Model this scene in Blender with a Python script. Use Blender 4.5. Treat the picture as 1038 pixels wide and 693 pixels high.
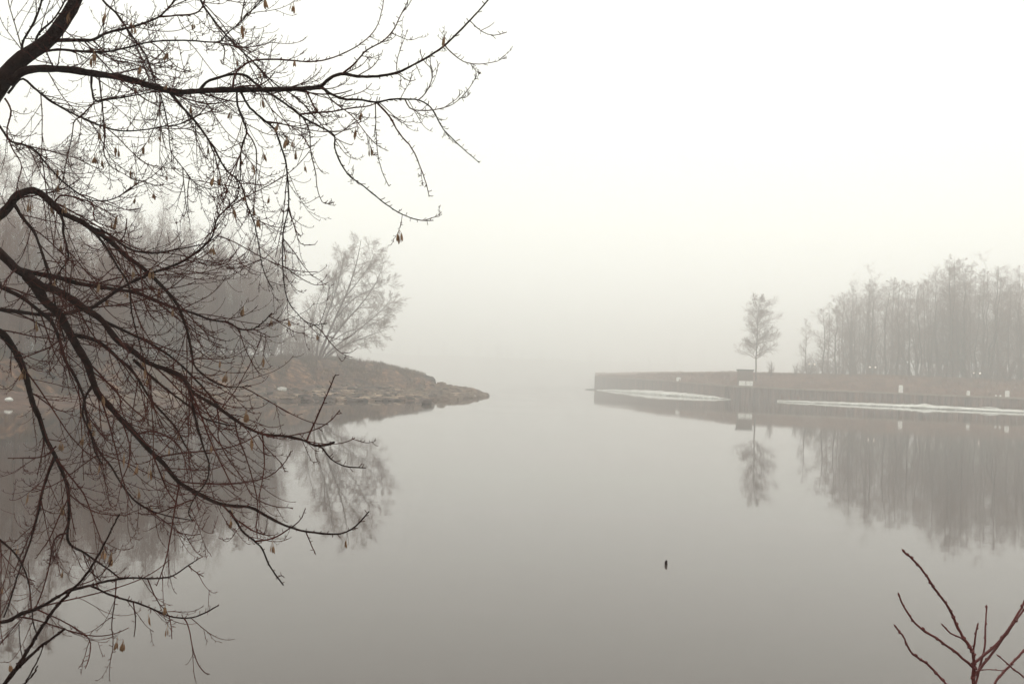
import bpy, math, random
import numpy as np
from mathutils import Matrix, Vector, noise

random.seed(7)
rng = np.random.default_rng(7)
scene = bpy.context.scene
for o in list(bpy.data.objects):
    bpy.data.objects.remove(o, do_unlink=True)
col = scene.collection
PI = math.pi

# ------------------------------------------------------------------ camera
EYE = 2.2                      # metres above the water
FPX = 1000.0                   # focal length in photo pixels (photo is 1038 wide)
ROLL = math.radians(2.0)
HOR = 384.0                    # horizon row at the middle of the photograph
PITCH = math.atan((HOR - 346.5) * math.cos(ROLL) / FPX)
Fv = Vector((0, math.cos(PITCH), math.sin(PITCH)))
u0 = Vector((0, -math.sin(PITCH), math.cos(PITCH)))
r0 = Vector((1, 0, 0))
Rv = r0 * math.cos(ROLL) + u0 * math.sin(ROLL)
Uv = -r0 * math.sin(ROLL) + u0 * math.cos(ROLL)
cam_data = bpy.data.cameras.new('camera')
cam = bpy.data.objects.new('camera', cam_data)
col.objects.link(cam)
M = Matrix((Rv, Uv, -Fv)).transposed().to_4x4()
M.translation = Vector((0, 0, EYE))
cam.matrix_world = M
cam_data.sensor_fit = 'HORIZONTAL'
cam_data.sensor_width = 36.0
cam_data.lens = 36.0 * FPX / 1038.0
cam_data.clip_start = 0.05
cam_data.clip_end = 6000
scene.camera = cam

# ------------------------------------------------------------------ sky, sun, exposure
SUN_EL, SUN_AZ = 45.0, 14.0    # degrees; azimuth to the right of the view direction
world = bpy.data.worlds.new('World'); scene.world = world
world.use_nodes = True
nt = world.node_tree; nt.nodes.clear()
sky = nt.nodes.new('ShaderNodeTexSky'); sky.sky_type = 'NISHITA'; sky.sun_disc = False
sky.sun_elevation = math.radians(SUN_EL); sky.sun_rotation = math.radians(SUN_AZ)
sky.air_density = 1.0; sky.dust_density = 3.0; sky.ozone_density = 1.0
hs = nt.nodes.new('ShaderNodeHueSaturation'); hs.inputs['Saturation'].default_value = 0.06
tint = nt.nodes.new('ShaderNodeMix'); tint.data_type = 'RGBA'; tint.blend_type = 'MULTIPLY'
tint.inputs[0].default_value = 1.0; tint.inputs[7].default_value = (0.993, 0.997, 0.922, 1)
bg = nt.nodes.new('ShaderNodeBackground'); bg.inputs['Strength'].default_value = 0.12
wo = nt.nodes.new('ShaderNodeOutputWorld')
even = nt.nodes.new('ShaderNodeMix'); even.data_type = 'RGBA'; even.clamp_result = False   # unbroken overcast over the sky
even.inputs[0].default_value = 0.96; even.inputs[7].default_value = (8.8, 8.8, 8.8, 1)
nt.links.new(sky.outputs[0], hs.inputs['Color']); nt.links.new(hs.outputs[0], even.inputs[6]); nt.links.new(even.outputs[2], tint.inputs[6])
nt.links.new(tint.outputs[2], bg.inputs['Color']); nt.links.new(bg.outputs[0], wo.inputs['Surface'])

sl = bpy.data.lights.new('sun', 'SUN'); sl.energy = 0.7; sl.angle = math.radians(40); sl.color = (1, 0.96, 0.9)
so = bpy.data.objects.new('sun', sl); col.objects.link(so)
el, az = math.radians(SUN_EL), math.radians(SUN_AZ)
sdir = Vector((math.sin(az) * math.cos(el), math.cos(az) * math.cos(el), math.sin(el)))
so.rotation_euler = sdir.to_track_quat('Z', 'Y').to_euler(); so.location = (20, 60, 80)

scene.render.engine = 'CYCLES'
scene.cycles.max_bounces = 8
scene.cycles.volume_bounces = 5
scene.cycles.diffuse_bounces = 2
scene.cycles.glossy_bounces = 3
scene.cycles.use_denoising = True
scene.view_settings.view_transform = 'Standard'
scene.view_settings.look = 'None'
scene.view_settings.gamma = 1.0
scene.view_settings.use_curve_mapping = False
scene.view_settings.exposure = 0.33
HAZE = 0.0038                  # haze density per metre

# ------------------------------------------------------------------ helpers
Rn, Un, Fn = (np.array(v) for v in (Rv, Uv, Fv))
CAMP = np.array((0, 0, EYE))
def ray(x, y):
    x = np.asarray(x, float); y = np.asarray(y, float)
    return ((x - 519) / FPX)[..., None] * Rn + ((346.5 - y) / FPX)[..., None] * Un + Fn
def at(x, y, d):               # point seen at photo pixel x,y at depth d along the view
    return CAMP + ray(x, y) * np.asarray(d, float)[..., None]
def onz(x, y, z=0.0):          # where that sight line meets height z
    r = ray(x, y); t = (z - EYE) / r[..., 2]
    return CAMP + r * t[..., None]
def hor(x): return HOR + (np.asarray(x, float) - 519) * math.tan(ROLL)
def zat(x, y, D):              # height of a point seen at pixel row y, D metres away in plan (along y)
    r = ray(x, y); return EYE + r[..., 2] / r[..., 1] * D
def xat(x, D):                 # lateral position at plan depth D for column x on the horizon
    r = ray(x, hor(x)); return r[..., 0] / r[..., 1] * D

def nrm(v):
    return v / np.maximum(np.linalg.norm(v, axis=-1, keepdims=True), 1e-9)

def mesh_np(name, V, quads=None, tris=None, smooth=True):
    me = bpy.data.meshes.new(name)
    V = np.asarray(V, np.float32)
    loops, starts = [], []
    s = 0
    for F, k in ((quads, 4), (tris, 3)):
        if F is None or len(F) == 0: continue
        F = np.asarray(F, np.int32)
        loops.append(F.ravel()); starts.append(s + np.arange(len(F)) * k); s += F.size
    loops = np.concatenate(loops).astype(np.int32); starts = np.concatenate(starts).astype(np.int32)
    me.vertices.add(len(V)); me.vertices.foreach_set('co', V.ravel())
    me.loops.add(len(loops)); me.loops.foreach_set('vertex_index', loops)
    me.polygons.add(len(starts)); me.polygons.foreach_set('loop_start', starts)
    me.polygons.foreach_set('use_smooth', np.full(len(starts), smooth))
    me.update(calc_edges=True)
    return me

class Geo:
    def __init__(s): s.V, s.Q, s.T, s.n = [], [], [], 0
    def add(s, V, Q=None, T=None):
        V = np.asarray(V, float).reshape(-1, 3)
        s.V.append(V)
        if Q is not None and len(Q): s.Q.append(np.asarray(Q) + s.n)
        if T is not None and len(T): s.T.append(np.asarray(T) + s.n)
        s.n += len(V); return s
    def tubes(s, P, R, sides):
        P = np.asarray(P, float); R = np.asarray(R, float)
        if P.ndim == 2: P, R = P[None], R[None]
        N, K, _ = P.shape
        if N == 0: return s
        t = nrm(np.gradient(P, axis=1))
        ch = nrm(P[:, -1] - P[:, 0])
        ref = np.where(np.abs(ch[:, 2:3]) < 0.75, np.array([[0, 0, 1.0]]), np.array([[0.6, 0.8, 0]]))
        ref = nrm(ref - (ref * ch).sum(-1, keepdims=True) * ch)[:, None]
        a = nrm(ref - (ref * t).sum(-1, keepdims=True) * t); b = np.cross(t, a)
        th = np.arange(sides) * 2 * PI / sides
        V = P[:, :, None] + R[:, :, None, None] * (np.cos(th)[:, None] * a[:, :, None] + np.sin(th)[:, None] * b[:, :, None])
        base = (np.arange(N) * K * sides)[:, None, None] + (np.arange(K - 1) * sides)[None, :, None]
        j = np.arange(sides)[None, None]; j2 = (j + 1) % sides
        Q = np.stack([base + j, base + j2, base + sides + j2, base + sides + j], -1).reshape(-1, 4)
        return s.add(V, Q)
    def box(s, x0, x1, y0, y1, z0, z1, fn=None):
        V = np.array([(x, y, z) for z in (z0, z1) for y in (y0, y1) for x in (x0, x1)], float)
        if fn is not None: V = np.array([fn(v) for v in V])
        return s.add(V, [(0, 2, 3, 1), (4, 5, 7, 6), (0, 1, 5, 4), (2, 6, 7, 3), (0, 4, 6, 2), (1, 3, 7, 5)])
    def mesh(s, name, smooth=True):
        return mesh_np(name, np.concatenate(s.V), np.concatenate(s.Q) if s.Q else None, np.concatenate(s.T) if s.T else None, smooth)

def link(name, me, mat, parent=None, loc=None):
    o = bpy.data.objects.new(name, me); col.objects.link(o)
    if mat is not None and me is not None and not me.materials: me.materials.append(mat)
    if parent is not None: o.parent = parent
    if loc is not None: o.location = loc
    return o
def tag(o, label=None, cat=None, group=None, kind=None):
    for k, v in (('label', label), ('category', cat), ('group', group), ('kind', kind)):
        if v: o[k] = v
    return o
def empty(name, loc, label, cat, group=None):
    o = bpy.data.objects.new(name, None); col.objects.link(o); o.location = loc
    o.empty_display_size = 0.2
    return tag(o, label, cat, group)

# ------------------------------------------------------------------ materials
def mat(name, c1, c2=None, scale=3.0, rough=0.9, bump=0.0, bscale=20.0, spec=0.3, c3=None):
    m = bpy.data.materials.new(name); m.use_nodes = True
    n = m.node_tree; b = n.nodes['Principled BSDF']
    b.inputs['Roughness'].default_value = rough
    b.inputs['Specular IOR Level'].default_value = spec
    tc = n.nodes.new('ShaderNodeTexCoord')
    if c2 is None: b.inputs['Base Color'].default_value = (*c1, 1)
    else:
        no = n.nodes.new('ShaderNodeTexNoise'); no.inputs['Scale'].default_value = scale
        no.inputs['Detail'].default_value = 8; no.inputs['Roughness'].default_value = 0.65
        cr = n.nodes.new('ShaderNodeValToRGB')
        cr.color_ramp.elements[0].position = 0.36; cr.color_ramp.elements[0].color = (*c1, 1)
        cr.color_ramp.elements[1].position = 0.62; cr.color_ramp.elements[1].color = (*c2, 1)
        if c3:
            e = cr.color_ramp.elements.new(0.72); e.color = (*c3, 1)
        n.links.new(tc.outputs['Object'], no.inputs['Vector'])
        n.links.new(no.outputs['Fac'], cr.inputs['Fac']); n.links.new(cr.outputs[0], b.inputs['Base Color'])
    if bump:
        bn = n.nodes.new('ShaderNodeTexNoise'); bn.inputs['Scale'].default_value = bscale; bn.inputs['Detail'].default_value = 6
        bp = n.nodes.new('ShaderNodeBump'); bp.inputs['Strength'].default_value = bump; bp.inputs['Distance'].default_value = 0.05
        n.links.new(tc.outputs['Object'], bn.inputs['Vector'])
        n.links.new(bn.outputs['Fac'], bp.inputs['Height']); n.links.new(bp.outputs[0], b.inputs['Normal'])
    return m
m_bark = mat('wet_dark_bark', (0.010, 0.003, 0.0025), (0.024, 0.009, 0.007), 30, 0.85, 0.5, 90, 0.06)
m_twig = mat('dark_red_twig', (0.038, 0.008, 0.006), (0.065, 0.017, 0.012), 8, 0.85, spec=0.06)
m_seed = mat('dry_samara', (0.15, 0.075, 0.038), (0.26, 0.15, 0.08), 40, 0.85)
m_shoot = mat('red_shoot', (0.075, 0.014, 0.014), (0.12, 0.03, 0.028), 14, 0.6)
m_far_bark = mat('grey_brown_bark', (0.06, 0.028, 0.02), (0.10, 0.05, 0.036), 2, 0.9, spec=0.1)
m_far_twig = mat('brown_twigs', (0.12, 0.054, 0.036), (0.185, 0.09, 0.06), 0.5, 0.9, spec=0.1)
m_earth = mat('bank_earth', (0.025, 0.010, 0.006), (0.115, 0.052, 0.026), 1.1, 0.95, 1.0, 6, 0.1, c3=(0.28, 0.15, 0.075))
m_earth.node_tree.nodes['Color Ramp'].color_ramp.elements[0].position = 0.42; m_earth.node_tree.nodes['Color Ramp'].color_ramp.elements[1].position = 0.54; m_earth.node_tree.nodes['Color Ramp'].color_ramp.elements[2].position = 0.66
m_shelf = mat('muddy_shore', (0.045, 0.02, 0.013), (0.12, 0.064, 0.043), 1.1, 0.85, 0.9, 7, 0.15, c3=(0.27, 0.17, 0.115))
m_rub = mat('shore_stone', (0.05, 0.028, 0.02), (0.2, 0.135, 0.09), 0.9, 0.85, 0.5, 12, 0.15, c3=(0.45, 0.36, 0.27))
m_rubdark = mat('dark_shore_stone', (0.035, 0.024, 0.019), (0.075, 0.052, 0.042), 1.5, 0.85, 0.5, 12, 0.15)
m_grass = mat('dry_grass', (0.035, 0.016, 0.007), (0.15, 0.08, 0.032), 0.45, 0.95, spec=0.1, c3=(0.42, 0.27, 0.12))
m_emb = mat('embankment_turf', (0.11, 0.045, 0.03), (0.19, 0.09, 0.058), 0.35, 0.95, 0.5, 4, 0.1)
m_path = mat('pale_path', (0.22, 0.17, 0.125), (0.3, 0.24, 0.18), 0.6, 0.95)
m_pile = mat('rusty_sheet_pile', (0.05, 0.02, 0.014), (0.17, 0.085, 0.06), 1.1, 0.9, 0.3, 5, 0.1, c3=(0.26, 0.16, 0.12))
_n = m_pile.node_tree; _mp = _n.nodes.new('ShaderNodeMapping'); _mp.inputs['Scale'].default_value = (1, 1, .22)   # stains run down the piles
_tx = [q for q in _n.nodes if q.type == 'TEX_NOISE'][0]; _tc = [q for q in _n.nodes if q.type == 'TEX_COORD'][0]
_n.links.new(_tc.outputs['Object'], _mp.inputs['Vector']); _n.links.new(_mp.outputs[0], _tx.inputs['Vector'])
m_cap = mat('concrete_cap', (0.17, 0.125, 0.095), (0.25, 0.19, 0.145), 0.7, 0.9)
m_ice = mat('old_ice', (0.42, 0.40, 0.36), (0.82, 0.82, 0.78), 0.5, 0.6, 0.8, 3, 0.3, c3=(0.9, 0.9, 0.87))
m_white = mat('white_paint', (0.8, 0.8, 0.77), (0.88, 0.88, 0.85), 3, 0.6)
m_hut = mat('brown_boards', (0.11, 0.066, 0.05), (0.16, 0.1, 0.078), 3, 0.85)
m_roof = mat('dark_roof', (0.015, 0.011, 0.01), (0.03, 0.022, 0.02), 4, 0.8)
m_post = mat('grey_metal', (0.16, 0.15, 0.14), (0.22, 0.2, 0.19), 4, 0.6)
m_near = mat('near_bank_soil', (0.04, 0.03, 0.02), (0.12, 0.085, 0.05), 2.5, 0.95, 0.8, 14)
m_lamp = bpy.data.materials.new('lamp_glow'); m_lamp.use_nodes = True
_b = m_lamp.node_tree.nodes['Principled BSDF']; _b.inputs['Base Color'].default_value = (0.8, 0.75, 0.68, 1)
_b.inputs['Emission Color'].default_value = (1, 0.86, 0.72, 1); _b.inputs['Emission Strength'].default_value = 1.1

m_water = bpy.data.materials.new('still_water'); m_water.use_nodes = True
n = m_water.node_tree; b = n.nodes['Principled BSDF']
b.inputs['Base Color'].default_value = (0.058, 0.042, 0.036, 1)
b.inputs['Roughness'].default_value = 0.012
b.inputs['IOR'].default_value = 1.38
tc = n.nodes.new('ShaderNodeTexCoord')
n1 = n.nodes.new('ShaderNodeTexNoise'); n1.inputs['Scale'].default_value = 1.7; n1.inputs['Detail'].default_value = 3
n2 = n.nodes.new('ShaderNodeTexNoise'); n2.inputs['Scale'].default_value = 0.12; n2.inputs['Detail'].default_value = 2
ad = n.nodes.new('ShaderNodeMath'); ad.operation = 'MULTIPLY_ADD'; ad.inputs[1].default_value = 4.0
bp = n.nodes.new('ShaderNodeBump'); bp.inputs['Strength'].default_value = 0.10; bp.inputs['Distance'].default_value = 0.010
n3 = n.nodes.new('ShaderNodeTexNoise'); n3.inputs['Scale'].default_value = 0.06; n3.inputs['Detail'].default_value = 4
mr = n.nodes.new('ShaderNodeMapRange'); mr.inputs[1].default_value = .4; mr.inputs[2].default_value = .65; mr.inputs[3].default_value = .006; mr.inputs[4].default_value = .045
n.links.new(tc.outputs['Object'], n3.inputs['Vector']); n.links.new(n3.outputs['Fac'], mr.inputs[0]); n.links.new(mr.outputs[0], b.inputs['Roughness'])
n.links.new(tc.outputs['Object'], n1.inputs['Vector']); n.links.new(tc.outputs['Object'], n2.inputs['Vector'])
n.links.new(n2.outputs['Fac'], ad.inputs[0]); n.links.new(n1.outputs['Fac'], ad.inputs[2])
n.links.new(ad.outputs[0], bp.inputs['Height']); n.links.new(bp.outputs[0], b.inputs['Normal'])

# ------------------------------------------------------------------ water
g = Geo()
xs = np.array([-1400, -300, -60, 0, 60, 300, 1400.]); ys = np.array([-1400, -300, -20, 0, 40, 120, 300, 700, 1400.])
V = np.array([(x, y, 0) for y in ys for x in xs]); nx = len(xs)
Q = [(j*nx+i, j*nx+i+1, (j+1)*nx+i+1, (j+1)*nx+i) for j in range(len(ys)-1) for i in range(nx-1)]
tag(link('water', g.add(V, Q).mesh('water'), m_water), kind='structure', label='still grey lake water under fog')

def fbm(x, y, s, seed=0.0, o=4):
    return noise.fractal(Vector((x * s + seed, y * s - seed, seed)), 0.9, 2.1, o)

# ------------------------------------------------------------------ near bank (under the camera, below the frame)
g = Geo(); nx, ny = 60, 40
X = np.linspace(-22, 14, nx); Y = np.linspace(-14, 7.6, ny)
V = []
for y in Y:
    for x in X:
        e = y + 0.35 * fbm(x, 0, 0.3, 3)
        z = 0.62 if e < 2.5 else 0.62 - (e - 2.5) * 0.19
        V.append((x, y, z + 0.05 * fbm(x, y, 0.9, 5)))
Q = [(j*nx+i, j*nx+i+1, (j+1)*nx+i+1, (j+1)*nx+i) for j in range(ny-1) for i in range(nx-1)]
tag(link('near_bank', g.add(V, Q).mesh('near_bank'), m_near), kind='structure', label='earth bank the camera stands on')

# ------------------------------------------------------------------ left spit
LX  = [-330, -100,   0, 150, 200, 285, 350, 400, 430, 441, 446, 460, 480, 494]
LW  = [ 421,  417, 414, 410, 409, 407, 406.5, 406, 405.4, 405.2, 405, 404.4, 402.8, 401.2]    # waterline row
LC  = [ 360,  362, 364.5, 365, 365, 364.5, 365.5, 374.5, 383.5, 390, 392.4, 394.6, 397.8, 400.8]  # crest row
LDD = [  14,   13,  12,  20,  24,  34,  46,  43,  38,  32,  27,  20,   9,  1.5]             # metres from water to crest
def lcol(x):
    yw = np.interp(x, LX, LW); D = EYE * FPX / (yw - hor(x)); dd = np.interp(x, LX, LDD)
    zc = zat(x, np.interp(x, LX, LC), D + dd)
    return D, dd, float(zc)
PU = [-0.5, 0.0, 0.10, 0.45, 0.55, 0.70, 0.90, 1.0]
PZ = [-0.25, 0.0, 0.05, 0.15, 0.21, 0.58, 0.93, 1.0]
def lground(x, u, rough=True):
    """u 0 at the waterline, 1 at the crest, >1 behind it"""
    D, dd, zc = lcol(x)
    y = D + u * dd
    xx = float(xat(x, y))
    if u <= 1: z = np.interp(u, PU, PZ) * zc
    else:
        back = (u - 1) * dd
        w = 32.0 * min(1, dd / 12)
        z = zc + 0.25 * math.sin(min(back / w, 1) * PI) * min(1, dd / 10)
        if back > w: z = zc - (back - w) * 0.35
    if rough:
        k = min(1, dd / 8) * min(1.0, max(0.15, (u + .3)))
        z += k * (0.30 * fbm(xx, y, 0.22, 1.3) + 0.32 * fbm(xx, y, 0.7, 2.7) + 0.12 * fbm(xx, y, 2.2, 4.1))
        if 0.02 < u < 0.55: z += 0.06 * k * fbm(xx * .35, y * 1.6, 1.1, 8.0)
    return np.array((xx, float(y), float(z)))
g = Geo()
cols_ = np.concatenate([np.linspace(-330, -20, 40), np.linspace(-15, 493, 250)])
us = np.concatenate([np.linspace(-0.25, 1.05, 84), np.linspace(1.12, 4.5, 16)])
V = [lground(c, u) for c in cols_ for u in us]; nu = len(us)
Q = []; QS = []
for i in range(len(cols_) - 1):
    for j in range(nu - 1):
        (QS if us[j] < 0.52 else Q).append((i*nu+j, (i+1)*nu+j, (i+1)*nu+j+1, i*nu+j+1))
me = g.add(V, Q + QS).mesh('left_spit')
me.materials.append(m_earth); me.materials.append(m_shelf)
mi = np.zeros(len(Q) + len(QS), np.int32); mi[len(Q):] = 1
me.polygons.foreach_set('material_index', mi)
tag(link('spit_ground', me, None), kind='structure', label='low earth spit with muddy shore and dry turf on top')

def rock_geo(g, c, s, seed, flat=0.6, rot=0.0):
    rr = random.Random(seed)
    t = (1 + 5 ** .5) / 2
    V = np.array([(-1,t,0),(1,t,0),(-1,-t,0),(1,-t,0),(0,-1,t),(0,1,t),(0,-1,-t),(0,1,-t),(t,0,-1),(t,0,1),(-t,0,-1),(-t,0,1)], float) / 1.9
    T = [(0,11,5),(0,5,1),(0,1,7),(0,7,10),(0,10,11),(1,5,9),(5,11,4),(11,10,2),(10,7,6),(7,1,8),(3,9,4),(3,4,2),(3,2,6),(3,6,8),(3,8,9),(4,9,5),(2,4,11),(6,2,10),(8,6,7),(9,8,1)]
    V = V * np.array([[rr.uniform(.65, 1.2)] for _ in V])
    V = np.sign(V) * np.abs(V) ** 0.8
    V *= np.array(s) * np.array((1, 1, flat))
    c_, s_ = math.cos(rot), math.sin(rot)
    V = V @ np.array(((c_, s_, 0), (-s_, c_, 0), (0, 0, 1)))
    return g.add(V + np.array(c), None, T)

# rubble along the shelf and the point
g = Geo()
for i in range(2300):
    x = 493 - abs(random.gauss(0, 1)) * 62 if i < 1700 else random.uniform(120, 400)
    if x < -10: continue
    u = random.uniform(-0.05, 1.0) if x > 440 else random.uniform(0, 0.56)
    p = lground(x, u)
    s = random.choice((.12, .16, .22, .3, .45)) * random.uniform(.7, 1.3)
    rock_geo(g, p + (0, 0, .02), (s * random.uniform(.8, 1.8), s, s), i, random.uniform(.3, .7), random.uniform(0, 3))
for i in range(260):                          # bigger stones that break the outline of the point
    x = random.uniform(438, 495); u = random.choice((random.uniform(-.06, .15), random.uniform(.3, .95)))
    p = lground(min(x, 493), u); p[0] = xat(x, p[1]); p[2] = max(p[2], -.02)
    s = random.uniform(.22, .5) * (1 if x < 485 else .7)
    rock_geo(g, p + (0, 0, s * .12), (s * random.uniform(.9, 1.7), s, s), 5000 + i, random.uniform(.4, .75), random.uniform(0, 3))
for i in range(90):                           # and blocks along its ridge
    x = random.uniform(443, 494); p = lground(min(x, 493), random.uniform(.85, 1.05)); p[0] = xat(x, p[1]); p[2] = max(p[2], 0)
    s = random.uniform(.3, .62) * np.interp(x, [443, 470, 494], [1.1, .9, .6])
    rock_geo(g, p + (0, 0, s * .15), (s * random.uniform(.9, 2.0), s, s), 7000 + i, random.uniform(.45, .85), random.uniform(0, 3))
tag(link('rubble', g.mesh('rubble', False), m_rub), 'broken stones and slabs strewn along the spit shore', 'rubble', kind='stuff')

g = Geo()
for i in range(110):                          # pale flat slabs in lines along the water
    x = random.triangular(300, 480, 390); u = random.choice((.06, .12, .2, .3, .42)) + random.gauss(0, .025)
    p = lground(x, u); L_ = random.uniform(.35, .95)
    rock_geo(g, p + (0, 0, .10), (L_, .3, .22), 9000 + i, random.uniform(.4, .8), random.gauss(0, .25))
m_pale = mat('pale_slab', (0.2, 0.13, 0.09), (0.4, 0.3, 0.22), 0.7, 0.9)
tag(link('pale_slabs', g.mesh('pale_slabs', False), m_pale), 'pale flat slabs lying in lines along the spit shore', 'stones', kind='stuff')
g = Geo()
for i in range(260):                          # dark wet stones between them
    x = random.triangular(250, 492, 430); u = random.uniform(-.03, .5)
    p = lground(x, u); L_ = random.uniform(.25, .6)
    rock_geo(g, p + (0, 0, .08), (L_, .3, .26), 9500 + i, random.uniform(.5, .9), random.gauss(0, .3))
tag(link('wet_stones', g.mesh('wet_stones', False), m_rubdark), 'dark wet stones scattered along the spit shore', 'stones', kind='stuff')

def lone_rock(name, pos, size, seed, m, label, cat='rock', flat=.6, rot=0, sub=True):
    g = Geo(); rock_geo(g, (0, 0, 0), size, seed, flat, rot)
    o = link(name, g.mesh(name, False), m, loc=pos)
    if sub:
        md = o.modifiers.new('bev', 'BEVEL'); md.width = min(size) * .12; md.segments = 2
    return tag(o, label, cat)
p = lground(433, 0.0, False); p[1] = 77.0; p[0] = xat(433, p[1])
lone_rock('shore_rock', (p[0], p[1], .08), (.48, .4, .42), 11, m_rubdark, 'dark boulder poking from the water just off the rubble shore', flat=.75)
p = lground(481, 0.05, False); lone_rock('pale_rock', (p[0], p[1] - .6, .12), (.32, .28, .32), 12, m_white, 'small whitish rock at the very point of the spit')
p = lground(286, 0.42); lone_rock('ice_slab', (p[0], p[1], p[2] + .12), (.48, .25, .26), 15, m_ice, 'white wedge of old ice on the mud shore of the spit', 'ice', flat=.8)
p = lground(264, 0.55); lone_rock('pale_stone', (p[0], p[1], p[2] + .1), (.2, .18, .2), 16, m_path, 'small pale stone on the spit above the white ice wedge')
p = lground(11, 0.25); lone_rock('ice_lump', (p[0], p[1], p[2] + .1), (.26, .2, .2), 19, m_ice, 'white lump of ice on the shore behind the near tree', 'ice', flat=.7)

# rock ledge at the end of the grassy part
g = Geo()
ledge = [(398, 375.5, 381, 133), (408, 377.0, 386, 130), (418, 378.6, 388, 128), (428, 379.6, 389, 127), (436, 381.0, 389.6, 126), (440.5, 382, 389.6, 125.5), (441.5, 384, 389.6, 125)]
lx = np.array([l[0] for l in ledge]); V = []; cols2 = np.concatenate([np.linspace(398, 440, 26), [441.2, 441.8]])
prof = [(.1, 0), (-.35, .2), (-.2, .42), (-.45, .66), (-.1, .95), (.9, 1.0), (2.0, 1.0), (3.2, .85), (3.4, 0)]
for x in cols2:
    yt, yb, D = (np.interp(x, lx, [l[q] for l in ledge]) for q in (1, 2, 3))
    e = max(0, (x - 439) / 2.8)
    for dD, f in prof:
        f = f * (1 - .35 * e) + .12 * e
        d = D + dD + .35 * fbm(x * .35, f * 4, 1.0, 3) 
        y = yb + (yt - yb) * f + .9 * fbm(x * .3, f * 3 + dD, 1.0, 7)
        V.append((float(xat(x, d)) + .12 * fbm(x, f * 5, .8, 2), d, float(zat(x, y, d))))
k = len(prof); n_ = len(cols2)
Q = [(i*k+j, (i+1)*k+j, (i+1)*k+j+1, i*k+j+1) for i in range(n_-1) for j in range(k-1)]
e0 = (n_-1)*k; T = [(e0, e0+j, e0+j+1) for j in range(1, k-1)]
tag(link('rock_ledge', g.add(V, Q, T).mesh('rock_ledge', False), m_rubdark), 'overhanging earth and rock ledge where the grassy spit breaks off', 'ledge')

# flat driftwood slabs on the shore
for i, (x, u, L, lab) in enumerate([(384, .33, 1.6, 'long pale plank lying on the rubble shore, upper of three'), (378, .2, 1.5, 'long pale plank lying on the rubble shore, middle of three'), (385, .05, 1.3, 'long pale plank on the shore, lowest of three and nearest the water')]):
    p = lground(x, u); g = Geo()
    g.box(-L, L, -.16, .16, -.05, .06, lambda v: v + np.array((random.uniform(-.12, .12), random.uniform(-.05, .05), random.uniform(-.02, .02))))
    o = link('driftwood_plank', g.mesh('driftwood_plank', False), m_path, loc=(p[0], p[1], p[2] + .16)); o.rotation_euler = (0.05, 0.04 * (i - 1), 0.12 * (i - 1))
    tag(o, lab, 'driftwood', 'driftwood planks on the spit')

# dry grass
def grass(name, pts, hmin, hmax, wid, label, m=m_grass):
    N = len(pts); P = np.array(pts)
    h = rng.uniform(hmin, hmax, N); a = rng.uniform(0, 2 * PI, N); lean = rng.uniform(0.1, 0.7, N) * h
    side = np.stack([np.cos(a), np.sin(a), 0 * a], 1) * wid
    la = rng.uniform(0, 2 * PI, N)
    top = P + np.stack([np.cos(la) * lean, np.sin(la) * lean, h], 1)
    mid = (P + top) / 2 + np.stack([0 * h, 0 * h, h * .12], 1)
    V = np.stack([P - side, P + side, mid + side * .7, mid - side * .7, top], 1).reshape(-1, 3)
    k = np.arange(N)[:, None] * 5
    g = Geo().add(V, k + np.array([[0, 1, 2, 3]]), k + np.array([[3, 2, 4]]))
    return tag(link(name, g.mesh(name), m), label, 'grass', kind='stuff')
pts = []
for i in range(60000):
    x = random.uniform(-60, 432); u = random.triangular(.48, 1.9, .9)
    if fbm(x * .1, u * 4, .5, 4) < -0.12: continue
    p = lground(x, u); p[2] -= .03; pts.append(p)
grass('dry_grass', pts, .15, .6, .028, 'dry tan grass covering the top of the spit')

# ------------------------------------------------------------------ branch generator
def kids(P, R, n, tr, L, ang, trop, wig, K, rk, rend=0.25, angj=0.25, taper=0.5, rmin=0.0, axis=(0, 0, 1), late=0.0, rg=rng):
    """children for every parent polyline; L: array per parent or scalar"""
    N, Mp, _ = P.shape
    if N == 0: return np.zeros((0, K, 3)), np.zeros((0, K))
    idx = np.repeat(np.arange(N), n)
    t = tr[0] + (tr[1] - tr[0]) * ((np.tile(np.arange(n), N) + rg.random(N * n)) / n)
    s = np.clip(t * (Mp - 1), 0, Mp - 1.001); i = s.astype(int); f = (s - i)[:, None]
    pos = P[idx, i] * (1 - f) + P[idx, i + 1] * f
    tan = nrm(P[idx, i + 1] - P[idx, i])
    r = R[idx, i] * (1 - f[:, 0]) + R[idx, i + 1] * f[:, 0]
    L = np.broadcast_to(np.asarray(L, float), (N,))[idx] * (1 - taper * t) * rg.uniform(.6, 1.3, N * n)
    v = rg.normal(size=(N * n, 3)); pe = nrm(np.cross(tan, v))
    a = ang + rg.normal(size=N * n) * angj
    d = nrm(np.cos(a)[:, None] * tan + np.sin(a)[:, None] * pe)
    out = [pos]; ax = np.array(axis, float)
    for k in range(K - 1):
        tz = trop + late * k / max(1, K - 2)
        d = nrm(d + ax * tz / (K - 1) * 2 + rg.normal(size=d.shape) * wig)
        pos = pos + d * (L / (K - 1))[:, None]; out.append(pos)
    r0_ = np.maximum(r * rk, rmin)
    return np.stack(out, 1), r0_[:, None] * np.linspace(1, rend, K)[None]

def plen(P): return np.linalg.norm(np.diff(P, axis=1), axis=2).sum(1)

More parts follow.
